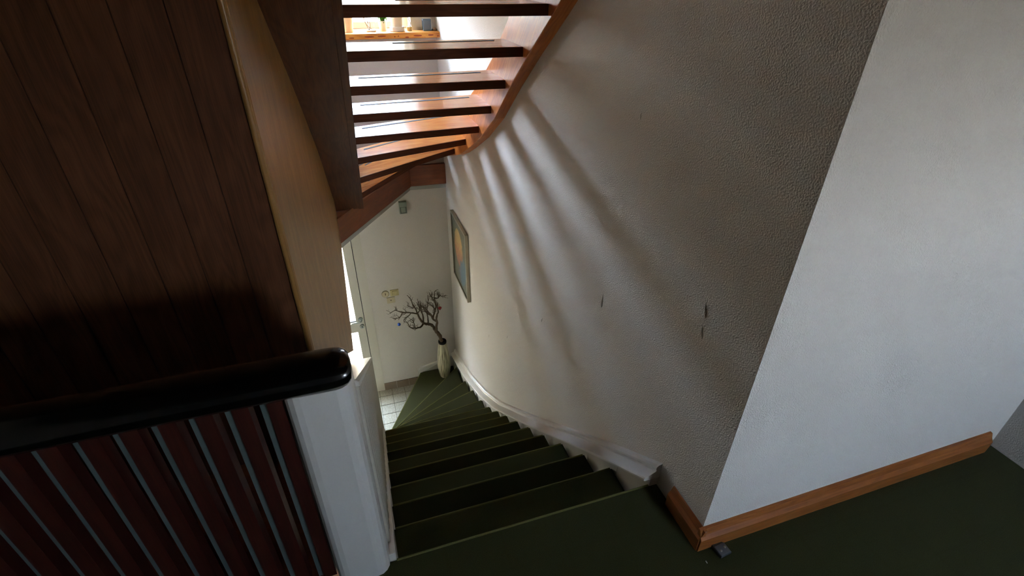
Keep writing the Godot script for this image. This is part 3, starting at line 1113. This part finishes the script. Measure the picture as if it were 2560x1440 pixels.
func leaves(parent: Node3D, at: Vector3, n: int, reach: float, seed: int):
	var rng := RandomNumberGenerator.new()
	rng.seed = seed
	for i in n:
		var a := TAU * i / n + rng.randf_range(-0.3, 0.3)
		var out := Vector3(cos(a), 0, sin(a) * 0.6)
		var up := rng.randf_range(0.4, 1.0)
		var pts := curve([at - Vector3(0, 0.02, 0), at + out * reach * 0.3 + Vector3(0, reach * 0.6 * up, 0), at + out * reach * 0.75 + Vector3(0, reach * 0.75 * up, 0), at + out * reach + Vector3(0, reach * (up - 0.6), 0)], 4)
		var st := begin()
		for k in pts.size() - 1:
			var w0: float = 0.018 * sin(PI * (0.08 + 0.9 * float(k) / (pts.size() - 1)))
			var w1: float = 0.018 * sin(PI * (0.08 + 0.9 * float(k + 1) / (pts.size() - 1)))
			var t: Vector3 = (pts[k + 1] - pts[k]).normalized()
			var s := t.cross(Vector3.UP).normalized()
			var nn := s.cross(t).normalized()
			for e in [0.0008, -0.0008]:
				var nf: Vector3 = nn * sign(e)
				quad(st, [pts[k] + s * w0 + nn * e, pts[k] - s * w0 + nn * e, pts[k + 1] - s * w1 + nn * e, pts[k + 1] + s * w1 + nn * e], [nf, nf, nf, nf], [Vector2.ZERO, Vector2(1, 0), Vector2(1, 1), Vector2(0, 1)])
		build(st, "leaf", M.leaf, parent)

# ---------------------------------------------------------------- things on the walls
func art() -> ImageTexture:
	var im := Image.create(192, 232, false, Image.FORMAT_RGB8)
	var n := FastNoiseLite.new()
	n.seed = 17
	n.frequency = 0.045
	for y in 232:
		for x in 192:
			var u := x / 192.0
			var v := y / 232.0
			var d := n.get_noise_2d(x, y)
			var c := Color(0.36, 0.37, 0.30).lightened(0.05 * d)
			# warm cloud above, cool cloud below
			var e1 := pow((u - 0.42) / (0.30 + 0.06 * d), 2) + pow((v - 0.40) / 0.29, 2)
			var e2 := pow((u - 0.66 + 0.25 * (v - 0.7)) / (0.22 + 0.05 * d), 2) + pow((v - 0.70) / 0.24, 2)
			if e2 < 1.0:
				c = Color(0.33, 0.44, 0.50).lerp(Color(0.42, 0.38, 0.48), clamp((0.62 - u) * 4.0, 0.0, 1.0))
			if e1 < 1.0 and not (e2 < 0.8 and v > 0.55):
				c = Color(0.72, 0.60, 0.36).lerp(Color(0.64, 0.40, 0.29), clamp((v - 0.25) * 2.6 + d * 0.6, 0.0, 1.0))
			im.set_pixel(x, y, c)
	return ImageTexture.create_from_image(im)

func wall_things():
	# framed picture on the right wall
	var zc := -4.325
	var x := wall_x(zc)
	var p := base("framed_picture", Vector3(x, -1.08, zc))
	tag(p, "silver framed abstract picture in orange and blue on the right wall", "picture")
	p.rotation.y = atan(0.0062)
	var w := 0.298
	var h := 0.72
	var st := begin()
	for b in [[-w, 0.0, -w + 0.022, h], [w - 0.022, 0.0, w, h], [-w + 0.022, 0.0, w - 0.022, 0.022], [-w + 0.022, h - 0.022, w - 0.022, h]]:
		box(st, Vector3(-0.032, b[1], b[0]), Vector3(-0.001, b[3], b[2]), 0.003)
	build(st, "frame", M.silver, p)
	st = begin()
	var a := w - 0.022
	var nx := Vector3(-1, 0, 0)
	box(st, Vector3(-0.020, 0.02, -a - 0.002), Vector3(-0.003, h - 0.02, a + 0.002))
	build(st, "backing", M.black, p)
	st = begin()
	quad(st, [Vector3(-0.0205, h - 0.022, -a), Vector3(-0.0205, h - 0.022, a), Vector3(-0.0205, 0.022, a), Vector3(-0.0205, 0.022, -a)], [nx, nx, nx, nx], [Vector2(0, 0), Vector2(1, 0), Vector2(1, 1), Vector2(0, 1)])
	var am := plain(Color.WHITE, 0.35)
	am.albedo_texture = art()
	build(st, "print", am, p)
	# switches by the door
	var s := base("light_switch", Vector3(0.277, -1.405, FAR))
	tag(s, "square cream rocker light switch on the far wall, above the socket plate", "switch")
	st = begin()
	box(st, Vector3(-0.046, -0.040, 0), Vector3(0.046, 0.040, 0.010), 0.003)
	build(st, "plate", M.plate, s)
	st = begin()
	prism(st, [Vector3(-0.028, -0.026, 0.0098), Vector3(0.028, -0.026, 0.0098), Vector3(0.028, 0.026, 0.0098), Vector3(-0.028, 0.026, 0.0098)], Vector3(0, 0, 0.008), 0.003)
	build(st, "rocker", M.plate, s)
	var r := base("round_switch", Vector3(0.178, -1.405, FAR))
	tag(r, "round pale cover plate on the far wall, nearest the door", "switch")
	st = begin()
	tube(st, [Vector3(0, 0, 0.0), Vector3(0, 0, 0.008), Vector3(0, 0, 0.011)], [0.041, 0.041, 0.036], 28)
	build(st, "plate", M.plate_pale, r)
	st = begin()
	box(st, Vector3(-0.004, -0.013, 0.0108), Vector3(0.004, 0.013, 0.015), 0.001)
	build(st, "toggle", M.stem, r)
	var k := base("antenna_socket", Vector3(0.229, -1.495, FAR))
	tag(k, "square cream socket plate with a dark centre hole below the switches", "socket")
	st = begin()
	box(st, Vector3(-0.044, -0.038, 0), Vector3(0.044, 0.038, 0.009), 0.003)
	build(st, "plate", M.plate_pale, k)
	st = begin()
	tube(st, [Vector3(0, 0, 0.008), Vector3(0, 0, 0.0105)], [0.006, 0.006], 14)
	build(st, "hole", M.black, k)
	# chime box high on the far wall
	var c := base("door_chime", Vector3(0.470, -0.405, FAR))
	tag(c, "small grey-green chime box high on the far wall under the fascia", "chime")
	st = begin()
	box(st, Vector3(-0.038, -0.064, 0), Vector3(0.038, 0.064, 0.042), 0.004)
	build(st, "case", M.chime, c)
	st = begin()
	box(st, Vector3(-0.030, -0.056, 0.040), Vector3(0.030, 0.010, 0.0435), 0.001)
	var gr := build(st, "grille", M.chime_dark, c)
	st = begin()
	box(st, Vector3(-0.023, -0.048, 0.042), Vector3(0.023, 0.010, 0.046), 0.001)
	build(st, "cover", M.chime, gr)

# ---------------------------------------------------------------- vase with the branch
func vase_and_branch():
	var v := base("floor_vase", Vector3(0.738, -RISE * 14, -4.77))
	tag(v, "tall cream vase with dark vertical streaks on the lowest winding step", "vase")
	var st := begin()
	lathe(st, [[0.001, 0.0], [0.048, 0.0], [0.054, 0.006], [0.067, 0.07], [0.076, 0.14], [0.079, 0.20], [0.077, 0.27], [0.070, 0.35], [0.058, 0.44], [0.048, 0.50], [0.045, 0.525], [0.041, 0.527], [0.039, 0.515], [0.042, 0.47]], Vector3.ZERO, 40)
	build(st, "body", M.vase, v)
	st = begin()
	lathe(st, [[0.046, 0.505], [0.049, 0.53], [0.046, 0.545], [0.030, 0.553], [0.001, 0.556]], Vector3.ZERO, 20)
	build(st, "moss", M.moss, v)
	var b := base("dry_branch", Vector3(0.738, -2.06, -4.77))
	tag(b, "bare gnarled brown branch standing in the cream floor vase", "branch")
	var o := -b.position
	var rng := RandomNumberGenerator.new()
	rng.seed = 14
	limb(b, o, rng, [Vector3(0.738, -2.13, -4.77), Vector3(0.728, -2.062, -4.76), Vector3(0.714, -1.984, -4.76), Vector3(0.683, -1.915, -4.76), Vector3(0.659, -1.859, -4.76)], 0.021, 0.015, "trunk", 0)
	limb(b, o, rng, [Vector3(0.659, -1.859, -4.76), Vector3(0.619, -1.795, -4.76), Vector3(0.576, -1.78, -4.76), Vector3(0.538, -1.761, -4.76)], 0.015, 0.011, "bough", 1)
	limb(b, o, rng, [Vector3(0.705, -1.955, -4.76), Vector3(0.676, -1.885, -4.75), Vector3(0.688, -1.771, -4.736), Vector3(0.685, -1.678, -4.712), Vector3(0.705, -1.581, -4.688), Vector3(0.697, -1.501, -4.664), Vector3(0.703, -1.435, -4.64)], 0.014, 0.003, "bough", 3)
	var limbs := [
		[0.010, [Vector3(0.538, -1.761, -4.76), Vector3(0.504, -1.677, -4.752), Vector3(0.483, -1.598, -4.743), Vector3(0.464, -1.516, -4.735), Vector3(0.442, -1.459, -4.727), Vector3(0.427, -1.385, -4.718), Vector3(0.391, -1.318, -4.71)]],
		[0.007, [Vector3(0.483, -1.604, -4.743), Vector3(0.411, -1.564, -4.723), Vector3(0.319, -1.524, -4.703), Vector3(0.282, -1.49, -4.683), Vector3(0.238, -1.457, -4.663), Vector3(0.185, -1.471, -4.643)]],
		[0.004, [Vector3(0.319, -1.524, -4.703), Vector3(0.291, -1.564, -4.683), Vector3(0.251, -1.562, -4.663), Vector3(0.214, -1.541, -4.643)]],
		[0.009, [Vector3(0.537, -1.766, -4.76), Vector3(0.496, -1.786, -4.732), Vector3(0.436, -1.766, -4.704), Vector3(0.384, -1.721, -4.676), Vector3(0.354, -1.637, -4.648), Vector3(0.342, -1.593, -4.62)]],
		[0.004, [Vector3(0.438, -1.748, -4.704), Vector3(0.425, -1.669, -4.687), Vector3(0.41, -1.623, -4.671), Vector3(0.383, -1.61, -4.654)]],
		[0.004, [Vector3(0.41, -1.57, -4.723), Vector3(0.37, -1.59, -4.697), Vector3(0.337, -1.591, -4.67), Vector3(0.32, -1.589, -4.643)]],
		[0.004, [Vector3(0.464, -1.511, -4.735), Vector3(0.433, -1.521, -4.76), Vector3(0.387, -1.504, -4.785)]],
		[0.009, [Vector3(0.538, -1.755, -4.76), Vector3(0.544, -1.673, -4.78), Vector3(0.534, -1.621, -4.8), Vector3(0.538, -1.571, -4.82), Vector3(0.538, -1.505, -4.84)]],
		[0.010, [Vector3(0.685, -1.744, -4.736), Vector3(0.649, -1.707, -4.742), Vector3(0.668, -1.645, -4.747), Vector3(0.692, -1.569, -4.753), Vector3(0.693, -1.505, -4.759), Vector3(0.686, -1.435, -4.765), Vector3(0.701, -1.369, -4.77), Vector3(0.737, -1.354, -4.776)]],
		[0.008, [Vector3(0.649, -1.707, -4.742), Vector3(0.62, -1.634, -4.722), Vector3(0.585, -1.592, -4.702), Vector3(0.589, -1.491, -4.682), Vector3(0.601, -1.404, -4.662), Vector3(0.599, -1.325, -4.642)]],
		[0.006, [Vector3(0.697, -1.511, -4.759), Vector3(0.658, -1.419, -4.724), Vector3(0.624, -1.334, -4.689)]],
		[0.005, [Vector3(0.688, -1.442, -4.755), Vector3(0.715, -1.417, -4.704), Vector3(0.739, -1.379, -4.684), Vector3(0.761, -1.376, -4.664), Vector3(0.801, -1.356, -4.644)]],
		[0.007, [Vector3(0.59, -1.785, -4.76), Vector3(0.593, -1.674, -4.735), Vector3(0.575, -1.569, -4.71), Vector3(0.55, -1.506, -4.685), Vector3(0.552, -1.428, -4.66)]],
		[0.005, [Vector3(0.68, -1.60, -4.75), Vector3(0.666, -1.564, -4.753), Vector3(0.635, -1.535, -4.783), Vector3(0.619, -1.525, -4.813)]],
		[0.004, [Vector3(0.719, -1.418, -4.704), Vector3(0.734, -1.401, -4.729), Vector3(0.717, -1.398, -4.754)]],
		[0.006, [Vector3(0.483, -1.598, -4.743), Vector3(0.509, -1.534, -4.71), Vector3(0.495, -1.443, -4.677), Vector3(0.504, -1.372, -4.643)]],
		[0.006, [Vector3(0.641, -1.66, -4.735), Vector3(0.595, -1.563, -4.695), Vector3(0.561, -1.497, -4.668), Vector3(0.522, -1.451, -4.642)]],
	]
	for l in limbs:
		limb(b, o, rng, l[1], l[0], 0.0016, "limb", 9)
	# baubles hanging from the branch
	var h := base("red_bauble", Vector3(0.722, -1.522, -4.655))
	tag(h, "small red heart bauble hanging at the right of the branch", "bauble")
	st = begin()
	lathe(st, [[0.0005, -0.026], [0.010, -0.016], [0.019, -0.002], [0.021, 0.008], [0.015, 0.018], [0.0005, 0.022]], Vector3.ZERO, 14, Vector2(1, 0.6))
	build(st, "body", M.red, h)
	st = begin()
	tube(st, [Vector3(0, 0.02, 0), Vector3(-0.022, 0.052, 0.0)], [0.0007, 0.0007], 5)
	build(st, "thread", M.thread, h)
	h = base("blue_bauble", Vector3(0.266, -1.648, -4.665))
	tag(h, "small round blue bauble hanging at the left of the branch", "bauble")
	st = begin()
	var prof := []
	for i in 11:
		var a := PI * i / 10 - PI / 2
		prof.append([max(0.0004, cos(a) * 0.018), sin(a) * 0.018])
	lathe(st, prof, Vector3.ZERO, 18)
	build(st, "body", M.blue, h)
	st = begin()
	tube(st, [Vector3(0, 0.017, 0), Vector3(0, 0.088, 0.0)], [0.0005, 0.0005], 5)
	build(st, "thread", M.thread, h)

func limb(parent: Node3D, o: Vector3, rng: RandomNumberGenerator, pts: Array, r0: float, r1: float, called: String, twigs: int):
	var c := curve(pts, 4)
	var rad := []
	var q := []
	for i in c.size():
		var t := float(i) / (c.size() - 1)
		rad.append(lerp(r0, r1, t) * rng.randf_range(0.85, 1.2) * 1.15 + 0.0006)
		var k := r0 * 0.25 if i > 0 else 0.0
		q.append(c[i] + Vector3(rng.randf_range(-k, k), rng.randf_range(-k, k), rng.randf_range(-k, k)) + o)
	var st := begin()
	tube(st, q, rad, 7)
	for n in twigs:
		var i := rng.randi_range(int(c.size() * 0.3), c.size() - 2)
		var d: Vector3 = (q[i + 1] - q[i]).normalized()
		var s := d.cross(Vector3(rng.randf_range(-1, 1), rng.randf_range(-1, 1), rng.randf_range(-1, 1))).normalized()
		var l := rng.randf_range(0.03, 0.085)
		var p0: Vector3 = q[i]
		var p1 := p0 + (d * 0.5 + s * 0.7) * l * 0.5 + Vector3(0, 0.006, 0)
		var p2 := p1 + (d * 0.6 + s * rng.randf_range(-0.2, 0.6)) * l * 0.5 + Vector3(0, rng.randf_range(-0.006, 0.018), 0)
		var p3 := p2 + Vector3(rng.randf_range(-0.02, 0.02), rng.randf_range(0.0, 0.022), rng.randf_range(-0.01, 0.01))
		var rr: float = min(rad[i] * 0.6, 0.0038)
		tube(st, [p0, p1, p2, p3], [rr, rr * 0.8, rr * 0.6, rr * 0.4], 5)
		var p4 := p1 + (s * 0.5 - d * 0.3) * l * 0.4 + Vector3(0, 0.012, 0)
		tube(st, [p1, p4], [rr * 0.6, rr * 0.35], 5)
	build(st, called, M.bark, parent)

# ---------------------------------------------------------------- small things on the landing
func small_things():
	var g := base("metal_bracket", Vector3(1.008, 0, -0.745))
	tag(g, "small grey metal bracket lying on the green carpet by the wooden skirting", "bracket")
	g.rotation.y = 0.10
	var st := begin()
	box(st, Vector3(-0.022, 0.002, -0.024), Vector3(0.020, 0.014, 0.000), 0.003)
	build(st, "tab", M.grey_metal, g)
	st = begin()
	box(st, Vector3(-0.022, 0.002, 0.001), Vector3(0.022, 0.018, 0.040), 0.004)
	build(st, "plate", M.grey_metal, g)
	for q in [[-0.010, 0.024], [0.011, 0.018]]:
		st = begin()
		lathe(st, [[0.0045, 0.017], [0.004, 0.020], [0.0005, 0.0215]], Vector3(q[0], 0, q[1]), 12)
		build(st, "screw_head", M.metal, g)
	st = begin()
	box(st, Vector3(0.937, 0.0, -0.714), Vector3(0.940, 0.003, -0.705), 0.001)
	var l := build(st, "lint", M.lint)
	tag(l, "tiny white fleck of lint on the green carpet near the bracket", "lint")
